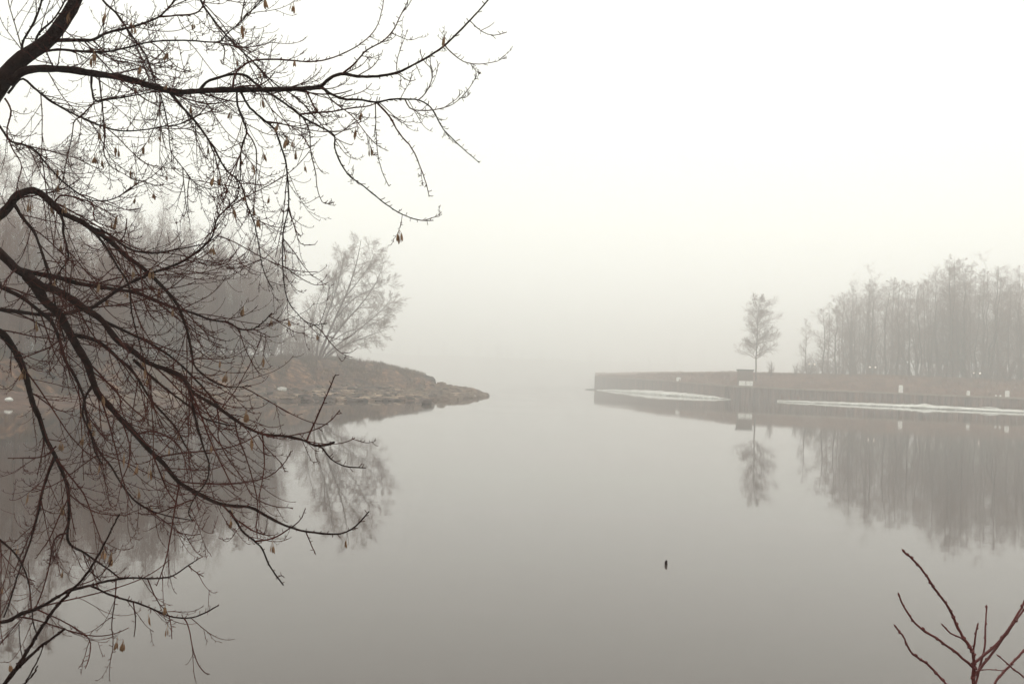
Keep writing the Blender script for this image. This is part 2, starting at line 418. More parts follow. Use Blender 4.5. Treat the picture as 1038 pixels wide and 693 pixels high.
def make_tree(name, H, W, seed, style='slender', twig=0.010, dens=1.0):
    """returns (trunk mesh, crown mesh) with the base at the origin"""
    rg = np.random.default_rng(seed)
    tg, cg = Geo(), Geo()
    n2, n3, n4 = 8, 7, 4
    if name == 'grove_tree': n2, n3, n4 = 7, 6, 3
    if style in ('slender', 'lime'):
        lime = style == 'lime'
        K = 18; z = np.linspace(-0.3, H, K)
        wob = np.cumsum(rg.normal(size=(K, 2)) * H * .0035, 0); wob -= wob[1]
        lean = rg.normal(size=2) * .015 * H * (z / H)[:, None] if not lime else np.outer(z, (.02, 0))
        P = np.concatenate([wob + lean, z[:, None]], 1)[None]
        R = (H * (.0075 if not lime else .011) * (1 - .93 * np.clip(z / H, 0, 1)) * (1 + .5 * np.exp(-np.clip(z, 0, 9) * 2.5)))[None]
        tg.tubes(P, R, 8)
        nl = int((30 if not lime else 48) * dens)
        LP, LR = kids(P, R, nl, (.25 if lime else .10, .97), W, math.radians(56 if lime else 44), .25 if lime else .35, .08, 9, .5, .2, .2, 0.0, late=-.5 if lime else 0, rg=rg)
        h = np.linspace(0, 1, nl)
        if lime: prof = np.where(h < .35, .75 + .72 * h, 1.0 - .95 * (h - .35)) * rg.uniform(.6, 1.15, nl)
        else: prof = np.clip(np.sin((.12 + .86 * h) * PI) ** .6, .3, 1) * (1.05 - .25 * h) * rg.uniform(.7, 1.2, nl)
        LP = LP[:, :1] + (LP - LP[:, :1]) * prof[:, None, None]
    elif style == 'brush':                    # many upright stems from one broad stool
        ns = int(24 * dens); K = 12
        a = rg.uniform(0, 2 * PI, ns); sp = np.sqrt(rg.uniform(.0, 1, ns)) * W
        hh = H * (1 - .42 * (sp / W) ** 2) * rg.uniform(.72, 1.03, ns)
        s = np.linspace(0, 1, K)[None, :, None]
        dirv = np.stack([np.cos(a), np.sin(a)], 1)[:, None]
        xy = dirv * (sp[:, None, None] * (.35 + .6 * s ** .8)) + np.cumsum(rg.normal(size=(ns, K, 2)) * H * .006, 1) * (s > 0)
        P = np.concatenate([xy, s * hh[:, None, None] - .3 * (s == 0)], 2)
        R = (H * .0048 * rg.uniform(.5, 1.2, ns))[:, None] * np.linspace(1, .12, K)[None]
        tg.tubes(P, R, 6)
        LP, LR = kids(P, R, int(13 * dens), (.08, .97), H * .2, math.radians(28), .5, .06, 6, .6, .2, .2, .3, rg=rg)
        n2, n3, n4 = 7, 5, 2
    elif style == 'shrub':
        ns = int(10 * dens); K = 8
        a = rg.uniform(0, 2 * PI, ns); sp = np.sqrt(rg.uniform(.02, 1, ns)) * W
        s = np.linspace(0, 1, K)[None, :, None]; hh = H * rg.uniform(.5, 1, ns)
        xy = np.stack([np.cos(a), np.sin(a)], 1)[:, None] * (sp[:, None, None] * s + .05)
        xy = xy + np.cumsum(rg.normal(size=(ns, K, 2)) * H * .012, 1) * (s > 0)
        P = np.concatenate([xy, s * hh[:, None, None] - .2 * (s == 0)], 2)
        R = (.014 * rg.uniform(.6, 1.2, ns) * H / 2.5)[:, None] * np.linspace(1, .2, K)[None]
        tg.tubes(P, R, 5)
        LP, LR = kids(P, R, 8, (.1, .95), H * .33, math.radians(32), .35, .08, 6, .55, .3, .25, .3, rg=rg)
        cg.tubes(LP, LR, 3)
        A, B = kids(LP, LR, 7, (.1, 1), plen(LP) * .5, math.radians(32), .2, .09, 4, .6, .4, rmin=twig * .6, rg=rg); cg.tubes(A, B, 3)
        return tg.mesh(name + '_trunk'), cg.mesh(name + '_crown')
    cg.tubes(LP, LR, 4)
    P2, R2 = kids(LP, LR, n2, (.15, .98), plen(LP) * .5, math.radians(42), .2, .09, 6, .6, .3, taper=.45, rmin=twig, rg=rg); cg.tubes(P2, R2, 3)
    P3, R3 = kids(P2, R2, n3, (.1, 1), plen(P2) * .75, math.radians(44), .12, .1, 3, .7, .5, taper=.35, rmin=twig * .8, rg=rg); cg.tubes(P3, R3, 3)
    P4, R4 = kids(P3, R3, n4, (.1, 1), plen(P3) * .9, math.radians(40), .1, .1, 2, .8, .6, taper=.3, rmin=twig * .7, rg=rg); cg.tubes(P4, R4, 3)
    return tg.mesh(name + '_trunk'), cg.mesh(name + '_crown')

def put_tree(name, meshes, loc, rotz, sc, label, cat='tree', group=None):
    o = empty(name, loc, label, cat, group); o.rotation_euler.z = rotz; o.scale = sc if hasattr(sc, '__len__') else (sc,) * 3
    link('trunk' if cat == 'tree' else 'stem', meshes[0], m_far_bark, o); link('crown', meshes[1], m_far_twig, o)
    return o

# ------------------------------------------------------------------ trees on the left spit
def lspot(x, u):
    return lground(x, u, False) + np.array((0, 0, -.05))
def lspot_d(x, D):
    Dw_, dd_, _ = lcol(x); return lspot(x, float((D - Dw_) / dd_))
def hfor(x, ytop, p): return float(zat(x, ytop, p[1])) - p[2]
left = [  # column, depth, top row, half width m, style, label
    (-28, 62, 140, 3.2, 'slender', 'tall misty tree on the spit furthest left, mostly behind dark branches'),
    (20, 57, 148, 3.0, 'slender', 'tall bare tree on the spit behind the arching near branch'),
    (62, 72, 142, 3.4, 'slender', 'bare tree on the spit just left of the brushy willow clump'),
    (100, 68, 205, 2.4, 'brush', 'many-stemmed bare willow on the left side of the spit thicket'),
    (-4, 74, 175, 3.2, 'brush', 'misty many-stemmed willow at the far left end of the spit'),
    (40, 78, 190, 3.2, 'brush', 'misty many-stemmed willow standing behind the two tall trees on the spit'),
    (80, 60, 232, 2.4, 'brush', 'shorter willow clump at the front of the spit thicket'),
    (122, 84, 214, 2.8, 'brush', 'pale willow clump behind the left side of the spit thicket'),
    (147, 77, 197, 3.1, 'brush', 'tallest dome-shaped willow thicket clump on the spit'),
    (186, 80, 212, 2.5, 'brush', 'dense many-stemmed willow right of the tallest clump on the spit'),
    (219, 88, 226, 2.6, 'brush', 'bare many-stemmed willow at the right end of the spit thicket'),
    (250, 100, 236, 3.0, 'slender', 'single bare tree with dark upright trunk right of the spit thicket'),
    (236, 94, 234, 2.7, 'brush', 'bare many-stemmed willow just left of the single upright trunk'),
    (268, 106, 242, 2.9, 'brush', 'thin many-stemmed willow filling the gap beside the leaning willow'),
    (284, 113, 246, 2.8, 'slender', 'thin bare tree between the upright trunk and the leaning willow'),
]
lproto = {st: [make_tree('left_tree', 13.0, 3.0, 100 + i, st, .0065, 1.0) for i in range(2)] for st in ('slender', 'brush')}
for i, (x, u, yt, W, st, lab) in enumerate(left):
    p = lspot_d(x, u); H = hfor(x, yt, p)
    ms = lproto[st][i % 2]
    put_tree('bare_tree' if st == 'slender' else 'bare_willow', ms, p, random.uniform(0, 6), (W / 3, W / 3, H / 13), lab, 'tree', 'bare trees on the spit')

# leaning willow: traced leaders, twigs grown on them
pw = lspot_d(322, 118); Dw = pw[1]
leaders = [
    [(322, 365), (330, 345), (341, 320), (351, 298), (359, 275), (364, 255), (366, 243)],
    [(324, 365), (336, 344), (351, 325), (368, 306), (382, 285), (389, 266)],
    [(325, 365), (340, 351), (358, 338), (376, 324), (391, 310), (398, 300)],
    [(320, 365), (324, 340), (333, 315), (342, 290), (347, 268), (350, 252)],
    [(326, 365), (346, 352), (364, 344), (380, 338), (392, 334)],
    [(318, 365), (316, 345), (318, 322), (324, 300), (330, 284)],
    [(341, 322), (353, 308), (368, 297), (384, 291), (394, 286)],
    [(351, 300), (364, 284), (375, 268), (381, 254)],
    [(336, 346), (353, 336), (372, 331), (388, 322), (397, 316)],
    [(336, 312), (338, 290), (342, 272), (345, 262)],
    [(262, 364), (276, 352), (296, 341), (316, 331), (334, 318), (346, 303)],
]
def smooth(pts, K):
    pts = np.array(pts, float); n_ = len(pts)
    seg = np.linalg.norm(np.diff(pts, axis=0), axis=1); t = np.concatenate([[0], np.cumsum(seg ** .5)])
    T = np.linspace(0, t[-1], K); out = np.zeros((K, pts.shape[1]))
    i = np.clip(np.searchsorted(t, T, 'right') - 1, 0, n_ - 2)
    tang = np.gradient(pts, t, axis=0) if n_ > 2 else np.repeat((pts[1:] - pts[:1]) / t[-1], 2, 0)
    h = (t[i + 1] - t[i])[:, None]; s = ((T - t[i])[:, None]) / h
    return ((2*s**3-3*s**2+1)*pts[i] + (s**3-2*s**2+s)*h*tang[i] + (-2*s**3+3*s**2)*pts[i+1] + (s**3-s**2)*h*tang[i+1])
tg, cg = Geo(), Geo(); rgw = np.random.default_rng(5)
WP = []
for i, L in enumerate(leaders):
    L = smooth(L, 12); dep = Dw + np.linspace(0, 1, 12) * (rgw.uniform(-3, 3) if i < 6 or i == 10 else rgw.uniform(-.8, .8))
    WP.append(np.stack([at(x, y, d / (Fn[1])) for (x, y), d in zip(L, dep)]))
WP = np.array(WP) - pw; WP[[0, 1, 2, 3, 4, 5, 10], 0, 2] -= .35
WR = np.array([.17, .14, .11, .12, .1, .08, .07, .07, .07, .07, .12])[:, None] * np.linspace(1, .15, 12)[None]
tg.tubes(WP, WR, 7)
A1, B1 = kids(WP, WR, 17, (.2, .98), 3.3, math.radians(46), .10, .07, 8, .5, .2, .2, .45, axis=(.35, 0, .75), rg=rgw); cg.tubes(A1, B1, 4)
A2, B2 = kids(A1, B1, 10, (.12, 1), plen(A1) * .55, math.radians(35), .05, .09, 6, .6, .4, rmin=.008, axis=(.45, 0, .4), rg=rgw); cg.tubes(A2, B2, 3)
A3, B3 = kids(A2, B2, 9, (.1, 1), plen(A2) * .6, math.radians(34), 0, .1, 3, .7, .5, rmin=.006, rg=rgw); cg.tubes(A3, B3, 3)
A4, B4 = kids(A3, B3, 2, (.1, 1), plen(A3) * .65, math.radians(30), 0, .1, 2, .8, .6, rmin=.005, rg=rgw); cg.tubes(A4, B4, 3)
o = empty('leaning_willow', pw, 'big bare willow leaning right over the water at the end of the spit', 'tree')
link('trunk', tg.mesh('trunk'), m_far_bark, o); link('crown', cg.mesh('crown'), m_far_twig, o)

shr = [make_tree('shrub', 2.4, 1.3, 300 + i, 'shrub', .008, 2.2) for i in range(4)]
slabs = {236: 'low bare bush at the foot of the upright dark trunk', 300: 'bare bush filling the gap left of the leaning willow', 345: 'low bare bush right of the leaning willow trunk'}
for i, x in enumerate([-8, 5, 18, 30, 45, 57, 68, 80, 92, 103, 112, 124, 132, 140, 150, 160, 168, 178, 187, 196, 206, 216, 226, 236, 248, 262, 276, 290, 300, 312, 322, 332, 345]):
    p = lspot(x, random.uniform(1.0, 1.15) if i % 2 else random.uniform(1.15, 1.5))
    put_tree('bare_shrub', shr[i % 4], p, random.uniform(0, 6), random.uniform(.9, 1.5) * (1.2 if x < 230 else 1.35 if x < 318 else 1.05),
             slabs.get(x, 'tangled bare bush under the trees on the spit'), 'shrub', 'bushes on the spit')

for i, x in enumerate([282, 293, 304, 311, 318, 328, 368]):
    p = lspot(x, random.uniform(.72, .95))
    put_tree('bank_shrub', shr[i % 4], p, random.uniform(0, 6), random.uniform(.5, .8), 'low scrubby bush growing on the grassy slope of the spit', 'shrub', 'scrub on the spit slope')

# ------------------------------------------------------------------ right embankment, quay wall, ice
RX  = [603, 640, 670, 735, 800, 913, 1030, 1200]
RW  = [395, 397.8, 400, 404.4, 407.2, 412.3, 417.6, 425.2]       # waterline row
RC  = [381, 383.2, 385, 390.6, 393.6, 398.2, 403.0, 410.0]       # top of wall row
RK  = [382, 381.2, 380.4, 380.6, 381.2, 383.5, 388, 393]     # crest row
def rcol(x):
    D = EYE * FPX / (np.interp(x, RX, RW) - hor(x)) if True else 0
    zcap = zat(x, np.interp(x, RX, RC), D)
    dk = 20.0
    zk = zat(x, np.interp(x, RX, RK), D + dk)
    return float(D), float(zcap), float(max(zk, zcap + .1)), dk
def rground(x, v, rough=True):
    """v metres behind the wall face"""
    D, zc, zk, dk = rcol(x)
    y = D + v
    if v < 4.5: z = zc
    elif v < dk: s = (v - 4.5) / (dk - 4.5); z = zc + (zk - zc) * (s * s * (3 - 2 * s))
    else: z = zk + (v - dk) * .022
    xx = float(xat(x, y))
    if rough and v > 4.5: z += .34 * fbm(xx, y, .12, 6) + .16 * fbm(xx, y, .7, 9)
    return np.array((xx, float(y), z))
g = Geo()
cs = np.linspace(603, 1200, 190); vs = np.concatenate([np.linspace(.5, 26, 34), np.linspace(28, 110, 24)])
def endpull(c, v):             # the end of the quay runs straight back
    if c > 603.01: return rground(c, v)
    p = rground(603.5, v); return p
V = [rground(c, v) for c in cs for v in vs]; nv = len(vs)
Q = [(i*nv+j, (i+1)*nv+j, (i+1)*nv+j+1, i*nv+j+1) for i in range(len(cs)-1) for j in range(nv-1)]
# skirt down to the water at the end of the quay
b0 = len(V); V += [np.array((rground(603, v)[0], rground(603, v)[1], -1.0)) for v in vs]
Q += [(b0+j, j, j+1, b0+j+1) for j in range(nv-1)]
tag(link('embankment_ground', g.add(V, Q).mesh('embankment_ground'), m_emb), kind='structure', label='brown grassy embankment behind the quay wall')

# quay wall: sheet piling with a concrete cap
wall = empty('quay_wall', rground(760, 0), 'low rust-brown sheet-pile quay wall with pale cap along the far bank', 'wall')
W0 = np.array(wall.location)
line = [rground(c, 0, False) for c in np.linspace(603, 1200, 240)]
L2 = np.array(line); seg = np.linalg.norm(np.diff(L2[:, :2], axis=0), axis=1); arc = np.concatenate([[0], np.cumsum(seg)])
def along(s): return np.array([np.interp(s, arc, L2[:, k]) for k in range(3)])
g = Geo(); V = []; prev = None
sv = np.arange(0, arc[-1], .225)
for i, s in enumerate(sv):
    p = along(s); off = (0, 0, -.26, -.26)[i % 4]
    V += [(p[0], p[1] + off + .26 - .3, -1.2), (p[0], p[1] + off + .26 - .3, p[2] - .12)]
Q = [(2*i, 2*i+2, 2*i+3, 2*i+1) for i in range(len(sv)-1)]
p0, p1 = V[0], rground(603, 30)
nV = len(V); V += [(p1[0] - .1, p1[1], -1.2), (p1[0] - .1, p1[1], p1[2] - .1)]
Q.append((nV, 0, 1, nV + 1))
link('sheet_piling', g.add(np.array(V) - W0, Q).mesh('sheet_piling', False), m_pile, wall)
g = Geo(); V = []
ss = np.linspace(0, arc[-1], 160)
for s in ss:
    p = along(s)
    for dy, dz in ((-.42, -.2), (-.42, .06), (.55, .06), (.55, -.2)): V.append((p[0], p[1] + dy, p[2] + dz))
Q = [(4*i+k, 4*i+4+k, 4*i+4+(k+1) % 4, 4*i+(k+1) % 4) for i in range(len(ss)-1) for k in range(4)] + [(0, 1, 2, 3)]
link('cap', g.add(np.array(V) - W0, Q).mesh('cap', False), m_cap, wall)

g = Geo(); V = []; pc = np.linspace(640, 1200, 120)
for c in pc:
    for v in (1.2, 3.6):
        p = rground(c, v, False); V.append((p[0], p[1], p[2] + .012))
Q = [(2*i, 2*i+2, 2*i+3, 2*i+1) for i in range(len(pc)-1)]
tag(link('path', g.add(V, Q).mesh('path'), m_path), kind='structure', label='pale gravel path along the top of the quay')

pts = []
for i in range(36000):
    c = random.uniform(606, 1080); v = random.uniform(4.6, 34)
    p = rground(c, v); p[2] -= .03; pts.append(p)
m_grass2 = mat('dull_grass', (0.11, 0.048, 0.03), (0.24, 0.125, 0.072), 0.35, 0.95, spec=0.1)
grass('withered_grass', pts, .2, .85, .03, 'withered brown grass on the embankment behind the quay', m_grass2)

def ice(name, x0, x1, prof, label, seed):
    """prof: list of (column, width out m, height at wall m)"""
    g = Geo(); V = []; n_ = 110; rows = [0, .25, .5, .75, .93, 1.0, 1.0, 1.0]
    px_ = [p[0] for p in prof]
    for c in np.linspace(x0, x1, n_):
        p = rground(c, 0, False); w = np.interp(c, px_, [q[1] for q in prof]); h = np.interp(c, px_, [q[2] for q in prof])
        w *= 1 + .3 * fbm(c, 0, .06, seed) + .3 * fbm(c, 3, .35, seed)
        for k, s in enumerate(rows):
            hh = h * (1 - .62 * s ** 1.3) * (1 + .22 * fbm(c * .15, s * 2, 1.0, seed + 2))
            if k == 5: hh = hh * .8
            if k == 6: hh = .05
            if k == 7: hh = -.12
            d = p[1] - .3 - w * s + (.15 if k == 6 else 0)
            V.append((float(xat(c, d)), d, hh))
    k = len(rows); Q = [(i*k+j, (i+1)*k+j, (i+1)*k+j+1, i*k+j+1) for i in range(n_-1) for j in range(k-1)]
    return tag(link(name, g.add(V, Q).mesh(name), m_ice), label, 'ice')
ice('ice_bank', 605, 741, [(605, .3, .15), (625, 2.5, .5), (660, 6.5, .85), (690, 7, .75), (720, 4, .5), (741, .2, .1)],
    'broad white lens of shore ice at the end of the quay', 2.0)
ice('ice_ledge', 788, 1120, [(788, .3, .25), (800, 2.2, .3), (870, 3.0, .42), (930, 4.0, .5), (938, 4.2, .72), (946, 4.2, .5), (1000, 4.0, .4), (1120, 4.0, .4)],
    'long thin white ice ledge under the quay wall at right', 5.0)
p = rground(1000, 0, False)
g = Geo(); rock_geo(g, (0, 0, 0), (1.6, .5, .3), 5, .5)
tag(link('ice_chunk', g.mesh('ice_chunk', False), m_ice, loc=(p[0], p[1] - .9, .45)), 'small white ice chunk lying on the long ledge below the wall', 'ice')
# drifting log at the end of the quay
p = rground(603, 0, False); g = Geo()
g.tubes(np.array([(-1.6, 0, .02), (-.8, .1, .1), (0, 0, .12), (.8, -.1, .16), (1.4, 0, .25)]), np.array([.06, .13, .15, .16, .1]), 8)
tag(link('drift_log', g.mesh('drift_log'), m_rubdark, loc=(p[0] - 1.2, p[1] - .9, 0)), 'dark log floating against the end of the quay', 'log')

# hut on the quay
p = rground(755, 3.9, False); D = p[1]
hut = empty('kiosk', p, 'small brown hut with dark flat roof and two white panels on the quay', 'hut')
hw, hh = 1.24, 2.75
g = Geo().box(-hw, hw, -.7, .7, 0, hh); link('wall', g.mesh('wall', False), m_hut, hut)
g = Geo().box(-hw - .12, hw + .12, -.85, .85, hh + .004, hh + .22); link('roof', g.mesh('roof', False), m_roof, hut)
for x0, x1 in ((-hw + .02, -.06), (.06, hw - .02)):
    g = Geo().box(x0 - .01, x1 + .01, -.76, -.703, .12, .96); link('white_panel', g.mesh('white_panel', False), m_white, hut)
for k in range(5):
    x = -hw + .02 + k * (2 * hw - .04) / 5
    g = Geo().box(x + .01, x + (2 * hw - .04) / 5 - .01, -.735, -.702, 1.05, hh - .03); link('board', g.mesh('board', False), m_hut, hut)

# white block and posts
def white_block(name, x, v, w, h, label, cat):
    p = rground(x, v, False); g = Geo()
    g.box(-w/2, w/2, -w*.4, w*.4, 0, h * .9); g.box(-w*.42, w*.42, -w*.33, w*.33, h * .9, h)
    o = link(name, g.mesh(name, False), m_white, loc=p)
    md = o.modifiers.new('bevel', 'BEVEL'); md.width = .03; md.segments = 2
    return tag(o, label, cat)
white_block('white_box', 687.5, 5.5, .78, .85, 'small square white box on the grassy end of the quay', 'box')
white_block('white_post', 913, 4.0, .55, 1.25, 'tallest white post on the quay, before the right grove', 'post')
white_block('white_post', 1021, 4.2, .5, 1.0, 'white post at the far right edge of the quay', 'post')
white_block('pale_stub', 981.5, 1.6, .4, .75, 'short faint pale stub on the wall between the two white posts', 'post')
for x, lab in ((1009.5, 'tiny white stone left of a pair below the far right post'), (1014, 'tiny white stone right of a pair below the far right post')):
    p = rground(x, .1, False); lone_rock('white_stone', (p[0], p[1], p[2] + .18), (.2, .18, .2), int(x), m_white, lab, 'stone', sub=False)

# twin lamps among the trees
for i, (x, y, lab) in enumerate([(822.5, 369, 'pair of small lit lamps at the left end of the lamp row'), (884, 372, 'pair of small lit lamps second from left in the row'), (940, 375, 'pair of small lit lamps third from left in the row'), (990, 378, 'pair of small lit lamps at the right end of the row')]):
    p = rground(x, 26, False); zt = float(zat(x, y, p[1])) - p[2]
    o = empty('twin_lamp', p, lab, 'lamp', 'lamps along the park path')
    g = Geo(); g.tubes(np.array([(0, 0, -.2), (0, 0, zt * .5), (0, 0, zt - .3)]), np.array([.07, .05, .04]), 8)
    link('post', g.mesh('post'), m_post, o)
    g = Geo(); g.tubes(np.array([(-.52, 0, zt - .16), (-.3, 0, zt - .3), (0, 0, zt - .32), (.3, 0, zt - .3), (.52, 0, zt - .16)]), np.full(5, .03), 6)
    link('arm', g.mesh('arm'), m_post, o)
    for sx in (-.52, .52):
        g = Geo(); th = np.linspace(0, PI, 7); g.tubes(np.stack([0*th + sx, 0*th, zt - .15 * np.cos(th)], 1), .15 * np.sin(th) + .002, 10)
        link('globe', g.mesh('globe'), m_lamp, o)

for i, x in enumerate([648, 668, 694, 712, 730, 776, 792]):
    p = rground(x, random.uniform(16, 24), False)
    put_tree('crest_shrub', shr[i % 4], p, random.uniform(0, 6), (.8, .8, random.uniform(.22, .4)), 'low weedy scrub along the crest of the quay', 'shrub', 'scrub along the quay crest')

# lone tree beside the hut
p = rground(766, 12, False); H = hfor(771, 300, p)
ms = make_tree('lone_tree', H, H * .27, 41, 'lime', .010, 1.0)
put_tree('lone_tree', ms, p, 0.0, 1, 'slim lone bare tree standing just right of the brown hut')
p = rground(781, 16, False)
sm = make_tree('sapling', 4.2, .9, 47, 'shrub', .012, 1.6); put_tree('sapling', sm, p, 0, .7, 'small thin bush at the right foot of the lone tree', 'shrub')
p = rground(806, 18, False); put_tree('bare_shrub', sm, p, 2, .55, 'small isolated bush between the lone tree and the right grove', 'shrub')

# grove on the right
protos = [make_tree('grove_tree', 17.0, 3.1, 60 + i, 'slender', .0065, .78) for i in range(4)] + [make_tree('grove_tree', 17.0, 3.4, 75, 'brush', .0065, .55)]
gx = [820, 834, 846, 860, 871, 884, 896, 910, 922, 935, 948, 958, 968, 978, 990, 1002, 1013, 1024, 1036, 1050, 1066]
gy = [322, 314, 300, 284, 277, 279, 283, 288, 283, 279, 274, 268, 259, 262, 266, 272, 276, 274, 268, 262, 262]
ORD = 'first second third fourth fifth sixth seventh eighth ninth tenth eleventh twelfth thirteenth fourteenth fifteenth sixteenth seventeenth eighteenth nineteenth twentieth last'.split()
glab = {820: 'low tree at the left edge of the misty right grove', 871: 'rounded tall tree in the left half of the misty grove', 968: 'tallest tree top rising from the misty right grove'}
k = 0
for row, (dv, dj) in enumerate([(29, 0), (52, 6), (78, -5)]):
    for x, y in zip(gx, gy):
        if row and x < 835: continue
        xx = x + dj + random.uniform(-3, 3); p = rground(min(xx, 1190), dv + random.uniform(-5, 5), False); p[2] -= .1
        H = hfor(xx, y + row * 2 + (random.uniform(-4, 8) if x not in (820, 968) else 0), p)
        lab = glab.get(x) if row == 0 else None
        put_tree('grove_tree', protos[k % 5], p, random.uniform(0, 6.2), (H / 17 * random.uniform(1.15, 1.75),) * 2 + (H / 17,),
                 lab or ('slender bare tree, %s from the left in the front row of the misty grove' % ORD[gx.index(x)] if row == 0 else 'slender bare tree deep inside the misty right grove'), 'tree',
                 'front trees of the right grove' if row == 0 else 'back trees of the right grove')
        k += 1
for i in range(44):
    x = 812 + i * 5.6 + random.uniform(-3, 3); p = rground(x, random.uniform(19, 48), False)
    put_tree('grove_shrub', shr[i % 4], p, random.uniform(0, 6), random.uniform(.9, 2.0), 'low bare bush under the trees of the right grove', 'shrub', 'bushes under the right grove')

# ------------------------------------------------------------------ far shore, almost lost in the fog
g = Geo(); V = []; fx = np.linspace(-800, 800, 80); fy = np.linspace(0, 160, 12)
for x in fx:
    for i, y in enumerate(fy):
        V.append((x, 850 + y + .0003 * x * x + 6 * fbm(x, 0, .02, 4), -.6 + (0 if i == 0 else 2.5 + y * .09 + max(0, min(y, 60)) * .13 + 1.5 * fbm(x, y, .03, 2))))
Q = [(i*12+j, (i+1)*12+j, (i+1)*12+j+1, i*12+j+1) for i in range(79) for j in range(11)]
tag(link('far_hill', g.add(V, Q).mesh('far_hill'), m_emb), kind='structure', label='low far shore fading into fog')
rf = np.random.default_rng(3); cg = Geo()
N = 300
bx_ = rf.uniform(-380, 560, N); by_ = 862 + rf.uniform(0, 60, N); H_ = rf.uniform(18, 25, N) * np.where(bx_ < 20, 1.12, .85)
s = np.linspace(0, 1, 6)
P = np.stack([np.stack([bx_[:, None] + 0 * s, by_[:, None] + 0 * s, 1.5 + .2 * (by_[:, None] - 862) + H_[:, None] * s], -1)], 0)[0]
R = .12 * np.linspace(1, .15, 6)[None] * np.ones((N, 1)); cg.tubes(P, R, 4)
A, B = kids(P, R, 14, (.05, .98), 6.5, .8, .35, .08, 4, .7, .3, rmin=.06, rg=rf); cg.tubes(A, B, 3)
A, B = kids(A, B, 7, (.15, 1), 3.0, .7, .2, .1, 2, .8, .6, rmin=.05, rg=rf); cg.tubes(A, B, 3)
tag(link('far_woodland', cg.mesh('far_woodland'), m_far_twig), 'faint woodland on the far shore almost lost in fog', 'woods', kind='stuff')

# ------------------------------------------------------------------ floating stub
p = onz(675, 572)
g = Geo(); g.tubes(np.array([(0, 0, -.2), (.002, 0, 0), (.0, .0, .03), (.009, 0, .055)]), np.array([.016, .019, .018, .009]), 8)
tag(link('stick_stub', g.mesh('stick_stub'), m_bark, loc=p), 'tiny dark stick end poking up from open water', 'stick')

